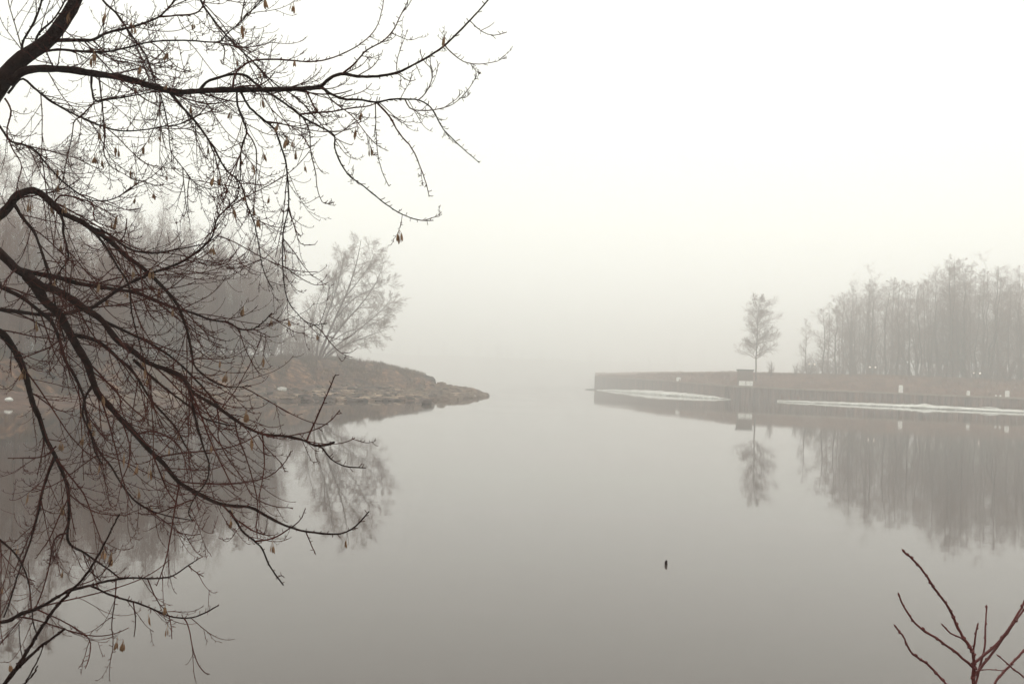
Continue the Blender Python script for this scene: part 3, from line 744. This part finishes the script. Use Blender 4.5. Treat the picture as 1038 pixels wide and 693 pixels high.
# ------------------------------------------------------------------ near overhanging tree
TD = 4.8
trunk_px = [(-235, 800), (-190, 660), (-120, 500), (-80, 300), (-38, 160), (-9, 100), (17, 64), (48, 42), (64, 22), (77, 0), (98, -60), (130, -150), (150, -260)]
trunk_w = [95, 70, 60, 46, 34, 27, 21, 16, 13.5, 12, 10, 8, 6]
BR = [  # (points in photo pixels, width at start, width at end)
 ([(10,84),(25,72),(61,70),(100,75.5),(130,80),(155,88),(182,93.5),(205,92),(243,91),(264,91),(281,90.7),(304,90),(325,88.5)], 9, 4.6),
 ([(325,88.5),(335,79),(347,75),(362,77.5),(381.6,77.6),(403,73.6),(416,67.4),(433.7,57.8),(451,46),(476,21),(491.5,4),(512,-22)], 4, 1.3),
 ([(347,75),(358.5,65.5),(371,51.6),(389,41),(399,30),(405.7,17),(412.5,3.5),(418,-14)], 2.2, .8),
 ([(325,88.5),(337,96),(349,100.6),(364,101),(381.7,103.7),(397,100.6),(410.6,100.6),(424,101.5),(433.7,106.4),(441,115.6),(448.5,130),(460,142),(474,155),(486,165)], 3.2, .8),
 ([(381.7,103.7),(394.4,117.8),(405.7,136.6),(417,149.7),(426,169.4),(432,186.3),(435,199.4)], 2.2, .8),
 ([(410.6,101),(416,110),(428,112.3),(443.3,110.8),(457.8,106.4),(468.4,98),(480,83),(482.8,75)], 1.5, .7),
 ([(424,101.5),(430.8,95.4),(437.5,81),(438.5,71.3),(431.8,64.5),(427,57),(426,50)], 1.4, .7),
 ([(476,21),(480,25),(489.6,32.8),(501,36),(513.6,32.8)], 1.2, .7),
 ([(451,46),(455,51),(468.4,61.7),(482,65),(501,63),(513.6,57.8)], 1.4, .7),
 ([(403,73.6),(402,67.4),(403.8,56),(408.6,42.4),(413.5,30)], 1.1, .7),
 ([(236,90),(238,76),(245,68),(255,62),(278,60.3),(299,61.6),(316,62.8),(339,58),(358.5,49),(372,39.5),(382,27),(387.4,8.7),(390,-6)], 2.6, .8),
 ([(203,91),(210,83),(220.7,79),(234.6,75.4),(248.4,76.3),(257,83),(265.8,90),(285,102.3),(297,111),(310,120.6),(325,129),(339,137.5),(339,148.8),(343.8,162),(353,177),(366.3,187.2),(379.4,197.5),(392.5,208),(405.7,216.3),(417,221),(430,223.8),(439.4,223.4)], 3.6, .9),
 ([(304,116),(319.5,114.4),(338,113),(357,109.4),(372,108),(383,104)], 2.2, 1.2),
 ([(339,137.5),(347.5,132.8),(358.8,124.4),(370,118.8)], 1.2, .7),
 ([(188,-40),(205,3.5),(215.5,19),(227.6,33.8),(239.8,46.8),(255.4,61.6),(271,78),(283,88.4),(298,97),(310,108)], 2.8, 1.2),
 ([(56,41),(78,40.7),(93.6,40.7),(107.5,33.8),(124.8,29.5),(144,24.3),(161,17.3),(173.4,5),(186,-16)], 4.6, 1.6),
 ([(161,17.3),(177,16),(194.7,14.7),(203,10.4),(207,2),(210,-12)], 2.2, 1.4),
 ([(34,54),(60.7,50.3),(78,52),(97,53),(112.7,52),(131.8,47.7),(149,43.3),(168,41.4),(194.7,41.3),(222.4,42),(231,33),(245,21.7),(253.6,12),(264,1.7),(272,-12)], 3.2, 1),
 ([(222.4,42),(227.6,50.3),(226.8,60.7)], 1.8, 1),
 ([(95,-20),(104,0),(119.7,15.6),(128.3,28.6),(138.7,43.3),(147.4,55.5),(153.5,71),(157.8,85),(163,97),(167,112),(170.6,130),(174,155),(186,170.7),(196.4,184.6),(210,191),(222.4,189.8)], 2.8, .8),
 ([(93.6,40.7),(104,50.3),(118,62.4),(131.8,64),(147.4,70),(160,76)], 1.8, .9),
 ([(8,95),(22.5,79.8),(34.7,89.3),(45,98),(62,109),(83,119.5),(102.3,127.3),(119.7,132.5),(145.7,131.7),(166.5,128.2),(179,126.5),(193,121.3),(203,115),(212,105)], 2.8, 1),
 ([(92.8,78),(92.8,90),(97,102.3),(111,100.6),(124.8,98.8),(145.7,95),(157.8,92.8)], 2.8, 1.2),
 ([(97,102.3),(83,117),(75.4,123),(72.8,139.5),(68.5,156.8),(65.9,170.7),(64,184.6)], 1.7, .9),
 ([(172,93),(186,110),(199.9,125.6),(215.5,148),(229.4,172.4),(243,184.6),(250,207),(258,226),(261.7,245.4),(267.5,275.5),(276.8,294)], 3.0, .9),
 ([(240,92),(240.6,105.8),(245,118),(250,134),(245,148),(244,167),(243,183),(238,200)], 2.8, 1),
 ([(250,134),(258.8,148),(260,167),(258.8,188),(257,215.8)], 1.8, .9),
 ([(244,93),(252,107.5),(265.8,120.4),(278,130.8),(283,143),(289,162),(291.8,182.8),(292.6,208.8),(288.5,228),(286.7,243),(286.7,271),(290.6,301),(298.7,314.8),(315,328.7),(332,327.5)], 2.7, .8),
 ([(292.6,209),(298.7,231),(305.7,247.7),(319.5,247.7)], 1.3, .7),
 ([(304,116),(306.5,118.7),(313.5,132.5),(315,155),(319.5,172.4),(322,193),(328,206),(338.6,205.4)], 1.7, .7),
 ([(264,92),(274.5,110),(291.8,125.6),(305.7,137.7),(313.5,148)], 1.2, .8),
 ([(380.5,103.5),(381.3,137.5),(383,156.3),(387,173),(394.4,189)], 1.2, .7),
 ([(327,89),(338,103),(357,117.8),(372,136.6),(383,147.8),(393.5,153)], 1.4, .7),
 ([(24,60),(22.5,45),(34.7,22.5),(41.6,3.5),(45,-15)], 3.2, 2),
 ([(34,48),(40,33),(52,22.5),(62,8),(70,-10)], 2.8, 1.6),
 # middle left
 ([(-40,240),(-12,228),(7,212),(17.3,198.4),(33,193),(45,199),(55.5,209),(66,217.5),(80,223.5),(93.6,232),(111,244),(128.3,260),(147.4,273.8),(158,284),(173.4,300),(181,311),(189,333),(194.5,358),(197,370),(209,382),(222.8,389.8),(236.7,392.4),(254,390.7)], 10.8, .9),
 ([(93.6,232),(107.5,235.6),(121,246),(135,253.8),(156,256.4),(175,253.5),(194.7,250),(211,245.4),(224,236)], 3.2, 1),
 ([(81.5,225),(98.8,239),(111,256.4),(121.4,273.8),(130,287.6),(133.5,317),(138.7,338),(144,356)], 3.4, 1.2),
 ([(55,206),(60,199),(69.4,198.4),(81.5,202),(94.5,207),(95.4,222.7),(104,228),(118,232)], 2.4, .9),
 ([(-6,120),(4,134),(10.4,143),(26,147.3),(34.7,151.6),(45,163.8),(59,179.4),(74.6,193),(92,202.8),(111,202.8),(124.8,196.7),(137,188),(140.5,184.6)], 2.8, 1),
 ([(26,147.3),(43.4,151.6),(67.6,157.7),(79,161),(90,167),(104,172.4)], 1.6, .8),
 ([(5,100),(11.3,112),(7,132.5),(12,150),(21.7,167),(17.3,188),(16,200)], 2.2, 1),
 ([(100,76),(104,110),(105.8,136),(105.8,156.8),(112.7,169),(124.8,176),(137,182.8),(147.4,183.7)], 1.8, .8),
 ([(12,203),(22.5,220),(34.7,235.6),(41.6,253),(46.8,270),(52,287.6),(58,318),(66,346)], 4.2, 2),
 ([(57,210),(64,223.5),(64,235.6),(67.6,249.5),(69.4,261.6),(60.7,275.5),(55.5,289)], 4, 1.4),
 ([(-58,275),(-20,245),(7,263),(15.6,272),(27.7,279),(41.6,289),(57,294.6),(72.8,303),(86.7,313.6),(100.6,322),(111,335),(121.4,347.3),(135,356),(149,367),(164.7,373),(180,378.6),(187.5,385),(193.3,396),(207,404.6),(219.4,411.5),(236.7,424.5),(252.3,434),(268,440),(288.7,441.8),(305,445),(318.8,451.5),(326,453.3),(335.6,465.3),(350,472.5),(370.6,474)], 11.8, 1),
 ([(318,451.3),(330,451),(338.5,448)], 2.8, 2.2),
 ([(311,446),(330,402.8),(340,380)], 1.9, 1.2),
 ([(290,442),(315.6,436.7),(334.4,426.6),(344.5,415.7)], 1.4, 1),
 ([(15.6,272),(34.7,277),(57,280.7),(74.6,286),(97,290),(118,293.7),(135,296),(151,301.5),(166.5,308.4),(179,312.5),(194.7,317),(213,324),(231.7,326.8),(243,333.3),(257,333.3),(267,326),(275.6,317)], 6.4, 1.1),
 ([(257,333.3),(264,337),(273,341)], 1.2, .8),
 ([(80,310),(92,312),(104,305),(121,293),(151,278),(183,266),(206,250),(215.5,238.5),(220,222),(229,212),(240,200),(242,189),(238,178)], 4.6, 1),
 ([(27.7,279),(38,292.8),(46.8,306.7),(59,317),(68,332),(78,350.8),(88.4,368),(94.5,387),(98.8,397.6),(111,411.5),(123,425.4),(138.7,441),(150,454.5),(167,471),(181,488),(200.6,500),(224.7,511),(253.7,514),(270.5,523),(294.6,534.5),(318.8,539.6),(347.7,540),(362,531.6),(374,518)], 11.4, 1.3),
 ([(224.7,511),(239,525.6),(256,537.6),(274,543)], 2.2, 1),
 ([(232,517),(240,529),(246.4,538.8),(258.5,548.5),(265.7,555.7),(273,572.6),(287.4,593)], 2.8, 1.5),
 ([(258.5,548.5),(277.8,545),(292,536.4),(304.3,526.8),(309.8,514.7)], 2, 1),
 ([(310,538.5),(316,553),(320,561.7)], 1.4, .9),
 ([(281,585),(286,583),(288,585)], 1.2, .8),
 ([(-60,318),(-20,312),(7,314.5),(26,317),(43.4,319),(60.7,319),(76.3,316),(92,312)], 5.4, 3),
 ([(-50,290),(-15,284),(8.7,294.6),(22.5,301.5),(40,315.4),(52,325.8),(60.7,345.6),(66,364.7),(76.3,382),(85,402.8),(86.7,416.7),(93.6,443),(100.6,457.3),(112.7,473),(123,490),(137,507.6),(152.6,517),(171.7,523),(193.4,526.8)], 5.6, 1.1),
 ([(-72,345),(-20,332),(2,338),(12,350.8),(20.8,366.4),(27.7,387),(33,408),(40,423.6),(46,443),(57,464.3),(66,485),(69.4,500.7),(70,523),(69.4,549),(85,559.6),(95,566.5),(115.6,581),(122,587)], 10, 1.4),
 ([(69.4,539.7),(59,542.3),(53.8,551),(49.5,574.8),(43.4,597.5),(36,616)], 2.2, 1.3),
 ([(57,464),(52,472),(43.4,497),(38,523),(29,553),(18.6,581),(10.3,607.8),(4,625)], 2.8, 1.4),
 ([(55,461),(47,482),(40,507),(35,530),(24,556),(14,580)], 2.2, 1.2),
 ([(69.4,504),(60.7,521.5),(52,542),(41.6,558),(36,566)], 1.7, .9),
 ([(69.4,500),(83,511),(100.6,519.8),(121.4,521.8),(133.5,520.6)], 1.7, .8),
 ([(57,465),(72.8,485),(85,500.7),(93.6,523),(102.3,547.5),(108,560)], 2.3, .9),
 ([(-128,525),(-60,625),(6,629.5),(20.6,622),(36,617),(49.5,610),(68,599.5),(90.8,593.4),(111.5,588),(130,585.5),(150.7,586),(173,584),(190.8,573),(201.8,565.4)], 6.5, 1.1),
 ([(190.8,573),(198,579),(206,584)], 1.3, .9),
 ([(92,593.4),(115.6,604),(136,610),(152.8,616),(169.3,623.3),(178,625.5),(194,625.7),(206,621.7),(221.7,613)], 2.7, 1.2),
 ([(149.7,586.5),(159,607.8),(171.3,624.3),(174.4,647)], 1.4, .9),
 ([(117.7,587),(116.6,605.7),(113.5,632.6),(114.6,653),(112.5,667.7)], 1.7, .8),
 ([(135,610),(137.3,626.4),(136,645)], 1.5, 1),
 ([(36,617),(41.3,619),(62,628.4),(78.4,637.7),(90.8,648),(90.8,663.5),(86.7,677)], 2, .9),
 ([(-118,510),(-50,515),(8.3,554),(20.6,568.6),(29,591),(32,618),(34,632.6),(37,641)], 3.2, 1.2),
 ([(105,325),(131.8,338),(150,346.5),(172.5,361),(188,374),(207,394),(223,413),(240,425)], 3.4, 1.8),
 ([(72,339),(92,343),(104,349),(119.6,363),(131.8,373),(142,387),(152.6,404.6),(166.5,420),(178,433),(187,449.6),(194,462)], 5, 1.4),
 ([(135,364),(150,378.6),(170.8,396),(193.4,413),(207,423.6),(224.6,429),(240,432)], 3.2, 1.4),
 ([(193.4,397),(196.8,418.4),(202,439),(206.7,454.5),(212,471),(209,488),(198,503),(191,519.6),(195.8,529)], 3.4, 1),
 ([(220,412),(222,429),(221,442),(229.6,461.7),(246.4,485.8),(256,502.7),(275.4,512.3),(297,514.7)], 1.8, .9),
 ([(238,426),(240.4,440),(248.8,461.7),(256,485.8),(261,510),(259.7,536.4),(261,546)], 1.8, 1),
 ([(266,440),(268,469),(265.7,488),(262,505)], 1.7, .9),
 ([(181,488),(198,489.4),(227,490.6),(253.7,488),(275.4,481),(290,466.5),(295,457)], 1.9, .9),
 ([(262,441),(270.5,454.5),(285,469),(289,478)], 1.4, .8),
 ([(94,390),(87,402),(84,420),(92,440),(96,458),(104,470)], 3, 1.2),
 ([(60,345),(50,352),(40,356),(24,362),(10,362)], 2.2, 1),
 ([(88,372),(104,384),(120,398),(124,418),(134,436)], 2, .9),
 ([(57,452),(45,462),(25,464),(8,464)], 1.8, 1),
 ([(123,425),(131,450),(130,470),(122,490)], 1.8, .8),
 ([(138,441),(150,437),(165,440),(178,448),(186,462),(190,480)], 2.2, 1),
]
rt = np.random.default_rng(21)
tr3 = at(*np.array(smooth(trunk_px, 60)).T, np.full(60, TD))
tw3 = np.interp(np.linspace(0, 1, 60), np.linspace(0, 1, len(trunk_w)), trunk_w) * TD / FPX / 2
base = tr3[0].copy()
tree = empty('overhanging_tree', base, 'dark bare tree leaning in from the left with drooping branches and hanging seeds', 'tree')
g = Geo(); g.tubes((tr3 - base)[None], tw3[None] * (1 + .05 * rt.normal(size=60)), 14)
link('trunk', g.mesh('trunk'), m_bark, tree)
known = [(np.array(smooth(trunk_px, 60)), np.full(60, TD))]      # pixel path, depth
twig_pool = []; first_pool = []
def pxlen(p): return np.linalg.norm(np.diff(np.array(p), axis=0), axis=1).sum()
allbr = []
for bi, (pts, w0, w1) in enumerate(BR):
    L = pxlen(pts); K = int(max(8, min(70, L / 5)))
    S = smooth(pts, K)
    best = (1e9, TD)
    for kp, kd in known:
        d2 = ((kp - S[0]) ** 2).sum(1); j = int(d2.argmin())
        if d2[j] < best[0]: best = (d2[j], kd[j])
    d0 = best[1]
    dd = float(np.clip(rt.normal() * L * .0022, -1.0, 1.0))
    u = np.linspace(0, 1, K); dep = np.clip(d0 + dd * u ** 1.2 + .05 * np.sin(u * rt.uniform(3, 9) + rt.uniform(0, 6)) * u, 3.6, 6.4)
    S2 = S + rt.normal(size=S.shape) * np.minimum(.35, .12 + .0 * L) * (u > 0)[:, None]
    P = at(S2[:, 0], S2[:, 1], dep)
    R = (w0 + (w1 - w0) * u ** .62) * dep / FPX / 2 * (1 + .07 * rt.normal(size=K))
    known.append((S, dep))
    g = Geo(); g.tubes((P - base)[None], R[None], 9 if w0 > 5 else 6)
    o = link('branch', g.mesh('branch'), m_bark if w0 > 2.6 else m_twig, tree)
    allbr.append((o, P, R, L, w0, S))

def proj(P):
    v = P - CAMP; z = np.maximum(v @ Fn, .1)
    return 519 + FPX * (v @ Rn) / z, 346.5 - FPX * (v @ Un) / z
def thin(P, R):                               # the outer ends of the crown carry fewer twigs
    x, y = proj(P[:, 0])
    k = np.where(y > 380, np.interp(x, [0, 190, 285, 330], [1, 1, .3, .12]), np.interp(x, [0, 240, 330, 420], [1, 1, .6, .45]))
    k = k * np.where(y > 560, np.interp(x, [0, 60, 130], [.8, .6, .35]), 1)
    xe, ye = proj(P[:, -1])
    m = (rt.random(len(P)) < k) & (x > -60) & ~((ye > 480) & (xe > 345)) & ~((y > 380) & (xe > 385)) & ~((ye > 555) & (xe > 225) & (y < 590))
    return P[m], R[m]
def grow(P, R, n, Lm, K, w, tr=(.1, .98), trop=-.5, late=1.7, ang=.7, wig=.035):
    return thin(*kids(P, R, n, tr, Lm, ang, trop, wig, K, 0.45, .55, .3, .25, rmin=w, late=late, rg=rt))
nseed = 0; seed_sites = []
for o, P, R, L, w0, S in allbr:
    g = Geo(); cx = S[:, 0].mean(); cy = S[:, 1].mean()
    inside = (S[:, 0] > -20).mean()
    right = cx > 300
    n1 = max(2, int(L * inside / ((16 if cy > 230 else 12) if not right else 16)))
    pools = []
    if w0 >= 2.6 and not right:                # slender side branches first
        PS, RS = grow(P[None], np.minimum(R, .010)[None], max(1, int(L * inside / 40)), .55 if cy > 230 else .40, 18, .003, ang=.6, trop=-.55, late=1.5, wig=.03)
        if len(PS):
            RS = np.clip(RS, .0020, .0046); g.tubes(PS, RS, 5)
            PT, RT = grow(PS, RS, 5, plen(PS) * .5, 10, .0017); RT = np.clip(RT, .0012, .0023)
            if len(PT):
                g.tubes(PT, RT, 4); pools.append((PT, RT))
                PX, RX_ = grow(PT, RT, 2, plen(PT) * .5, 7, .0013); RX_ = np.clip(RX_, .001, .0016)
                if len(PX): g.tubes(PX, RX_, 3)
            pools.append((PS, RS))
    P1, R1 = grow(P[None], np.minimum(R, .006)[None], n1, (.26 if not right else .13) * (1.25 if w0 > 3 else 1), 12, .0019)
    if len(P1):
        R1 = np.clip(R1, .0012, .0030); g.tubes(P1, R1, 4); pools.append((P1, R1))
        P2, R2 = grow(P1, R1, 3, plen(P1) * .5, 8, .0014); R2 = np.clip(R2, .001, .0019)
        if len(P2): g.tubes(P2, R2, 3); pools.append((P2, R2))
    # buds and short spurs along everything thin
    nb = max(3, int(L * inside / 6))
    PB, RB = kids(P[None], np.minimum(R, .004)[None], nb, (.15, 1), .020, 1.0, .2, .1, 3, .6, .9, .3, 0, rmin=.0016, rg=rt); g.tubes(PB, np.clip(RB, .0015, .003), 4)
    for A_, B_ in pools:
        PB, RB = kids(A_, B_, 4, (.1, 1), .014, .9, .3, .12, 3, .8, 1.0, .3, 0, rmin=.0013, rg=rt); g.tubes(PB, np.clip(RB, .0012, .002), 3)
    tw_ = link('twigs', Geo().add(np.concatenate(g.V) - base, np.concatenate(g.Q)).mesh('twigs'), m_twig, o); tw_['kind'] = 'stuff'
    for q in range(len(P1)):
        if rt.random() < (.15 if not right else .09): seed_sites.append((o, P1[q, rt.integers(4, 12)], None))

# seed clusters: paired keys hanging on thin stalks
def seed_mesh(i):
    rr = np.random.default_rng(500 + i); g = Geo()
    for k in range(3 + i % 4):
        a = rr.uniform(0, 6.28); off = np.array((math.cos(a), math.sin(a), 0)) * rr.uniform(.002, .012)
        z0 = -rr.uniform(.015, .04); z1 = z0 - rr.uniform(.028, .045)
        g.tubes(np.array([(0, 0, 0), off * .4 + (0, 0, z0 * .5), off + (0, 0, z0)]), np.array([.0009, .0008, .0009]), 3)
        zz = np.linspace(z0, z1, 6); w = np.array([.0015, .0042, .0055, .0062, .005, .0008])
        up = np.array((math.cos(a + 1), math.sin(a + 1), 0))
        pts_ = off[None] + np.stack([0 * zz, 0 * zz, zz], 1) + off[None] * np.linspace(0, .6, 6)[:, None]
        th = np.arange(6) * PI / 3; n_ = np.cross(up, (0, 0, 1))
        V = pts_[:, None] + w[:, None, None] * (np.cos(th)[:, None] * up + .32 * np.sin(th)[:, None] * n_)[None]
        Q = [(r*6+c, r*6+(c+1) % 6, r*6+6+(c+1) % 6, r*6+6+c) for r in range(5) for c in range(6)]
        g.add(V.reshape(-1, 3), Q)
    return g.mesh('seed_cluster')
smesh = [seed_mesh(i) for i in range(6)]
for m_ in smesh: m_.materials.append(m_seed)
want = [(98,155),(103,157),(147,146),(153,152),(160,150),(291,136),(298,141),(308,164),(361,155),(210,163),(273,198),(351,566),(125,648),(119,645),(150,622),(216,250),(216,290),(234,525),(92,425),(96,432),(126,458),(130,466),(30,202),(60,200),(66,206),(152,470),(147,372),(86,440),(140,470),(120,150),(137,180),(156,192)]
for (x, y) in want:
    best = None
    for o, P, R, L, w0, S in allbr:
        d = np.abs(S[:, 0] - x) * 2 + np.where(S[:, 1] < y - 3, y - S[:, 1], 999)
        j = int(d.argmin())
        if best is None or d[j] < best[0]: best = (d[j], o, P[j])
    _, o, q = best
    seed_sites.append((o, q, (x, y)))
for o, q, tgt in seed_sites:
    if tgt is not None:                       # a stalk long enough to reach the place where the keys hang
        dep = float(np.dot(q - CAMP, Fn)); e = at(np.float64(tgt[0]), np.float64(tgt[1]), dep)
        if e[2] > q[2] or q[2] - e[2] > .09: e = q - np.array((0, 0, .03))
        g = Geo(); mid = (q + e) / 2 + np.array((.005, 0, -.01))
        g.tubes(np.stack([q, mid, e]) - base, np.array([.0012, .001, .001]), 3)
        link('seed_stalk', g.mesh('seed_stalk'), m_twig, o); q = e
    s = link('seed_cluster', smesh[nseed % 6], None, o, loc=q - base)
    s.rotation_euler = (rt.normal() * .1, rt.normal() * .1, rt.uniform(0, 6.28)); sc_ = rt.uniform(.6, .95); s.scale = (sc_,) * 3
    nseed += 1

# ------------------------------------------------------------------ shoots in front: red shrub at right, sapling at lower left
def shoots(name, stems, dep, root, label, m, cat='shrub', bud=True):
    r3 = at(np.float64(root[0]), np.float64(root[1]), dep)
    o = empty(name, r3, label, cat)
    for pts, w0, w1 in stems:
        L = pxlen(pts); K = int(max(8, L / 6)); S = smooth(pts, K); u = np.linspace(0, 1, K)
        dd = dep + rt.normal() * .12 * u * min(1, L / 150)
        P = at(S[:, 0] + rt.normal(size=K) * .25 * (u > 0), S[:, 1] + rt.normal(size=K) * .25 * (u > 0), dd) - r3
        R = (w0 + (w1 - w0) * u) * dep / FPX / 2 * (1 + .06 * rt.normal(size=K))
        g = Geo(); g.tubes(P[None], R[None], 8)
        if bud:
            PB, RB = kids(P[None], R[None], max(3, int(L / 15)), (.1, 1), .008, .55, .1, .02, 4, 1.0, .3, .2, 0, rg=rt)
            PB[:, :, :] = PB; RB = np.repeat(RB[:, :1], 4, 1) * np.array([.9, 1.3, 1.0, .1])[None] * 1.25
            g.tubes(PB, RB, 5)
            e = P[-1]; g.tubes(np.stack([e - (P[-1] - P[-2]) * .3, e, e + nrm(P[-1] - P[-2]) * .004, e + nrm(P[-1] - P[-2]) * .009]), np.array([1, 1.3, 1.2, .2]) * R[-1], 6)
        link('stem', g.mesh('stem'), m, o)
    return o
shoots('red_shrub', [
    ([(992,1015),(989,850),(987,740),(987,690),(987,668),(986,661),(972.7,639),(961.7,616),(948.4,597.4),(933,575),(916.4,558.8)], 5, 2.0),
    ([(986.5,676),(968,660),(948.4,646),(935,638),(919.7,620.5),(911,603)], 2.8, 1.8),
    ([(991,900),(985,760),(970,710),(956,689.6),(939.6,672.4),(922,659),(916.4,646),(908,635)], 4, 1.8),
    ([(986.5,659),(989,645),(990.4,633.8)], 2, 1.5),
    ([(985,660),(977,648),(964,641.5),(956,633.8)], 1.9, 1.4),
    ([(987,672),(1010,652.6),(1023.5,635),(1032,621.7),(1046,596)], 2.8, 1.8),
    ([(988,684),(1006,661.4),(1020,642),(1032,625),(1048,604)], 2.8, 1.8),
    ([(988.5,694),(994,672),(998,657),(999,635),(1000,616)], 2.4, 1.4),
    ([(991,930),(995,770),(1002,705),(1010,690),(1032,665),(1050,646)], 3.8, 2.2),
    ([(1042,689),(1030,680),(1020,671),(1012.5,664.7)], 1.8, 1.2),
    ([(989,680),(1000,678),(1016,679)], 1.1, .8),
], 2.6, (992, 1015), 'red-stemmed bare shrub at the lower right corner in front of the water', m_shoot)
shoots('bare_sapling', [
    ([(-98,840),(-50,768),(9.3,686),(22.7,667.7),(41.3,636.7),(57.8,614),(72.3,598.5),(86.7,583),(103.2,556),(112.7,537),(120,523)], 5, 1.5),
    ([(2,696),(24.8,669.7),(43.4,653),(65,638)], 3.8, 2.2),
    ([(-98,840),(-30,750),(20,697),(34,683),(37,676)], 3.6, 1.4),
    ([(26,690),(40,665),(43.4,655)], 1.6, 1),
    ([(22.7,667),(20,650),(19,634)], 1.1, .8),
], 3.6, (-98, 840), 'straight dark shoots rising from the lower left corner', m_bark)

# ------------------------------------------------------------------ haze
g = Geo().box(-1500, 1500, -1500, 1500, -2.2, 45)
m_haze = bpy.data.materials.new('fog'); m_haze.use_nodes = True
n = m_haze.node_tree; n.nodes.clear()
pv = n.nodes.new('ShaderNodeVolumePrincipled'); mo = n.nodes.new('ShaderNodeOutputMaterial')
pv.inputs['Color'].default_value = (0.99, 0.99, 0.98, 1); pv.inputs['Density'].default_value = HAZE; pv.inputs['Anisotropy'].default_value = 0.25
n.links.new(pv.outputs[0], mo.inputs['Volume'])
tag(link('haze', g.mesh('haze', False), m_haze), 'pale fog lying over the lake', 'fog', kind='stuff')
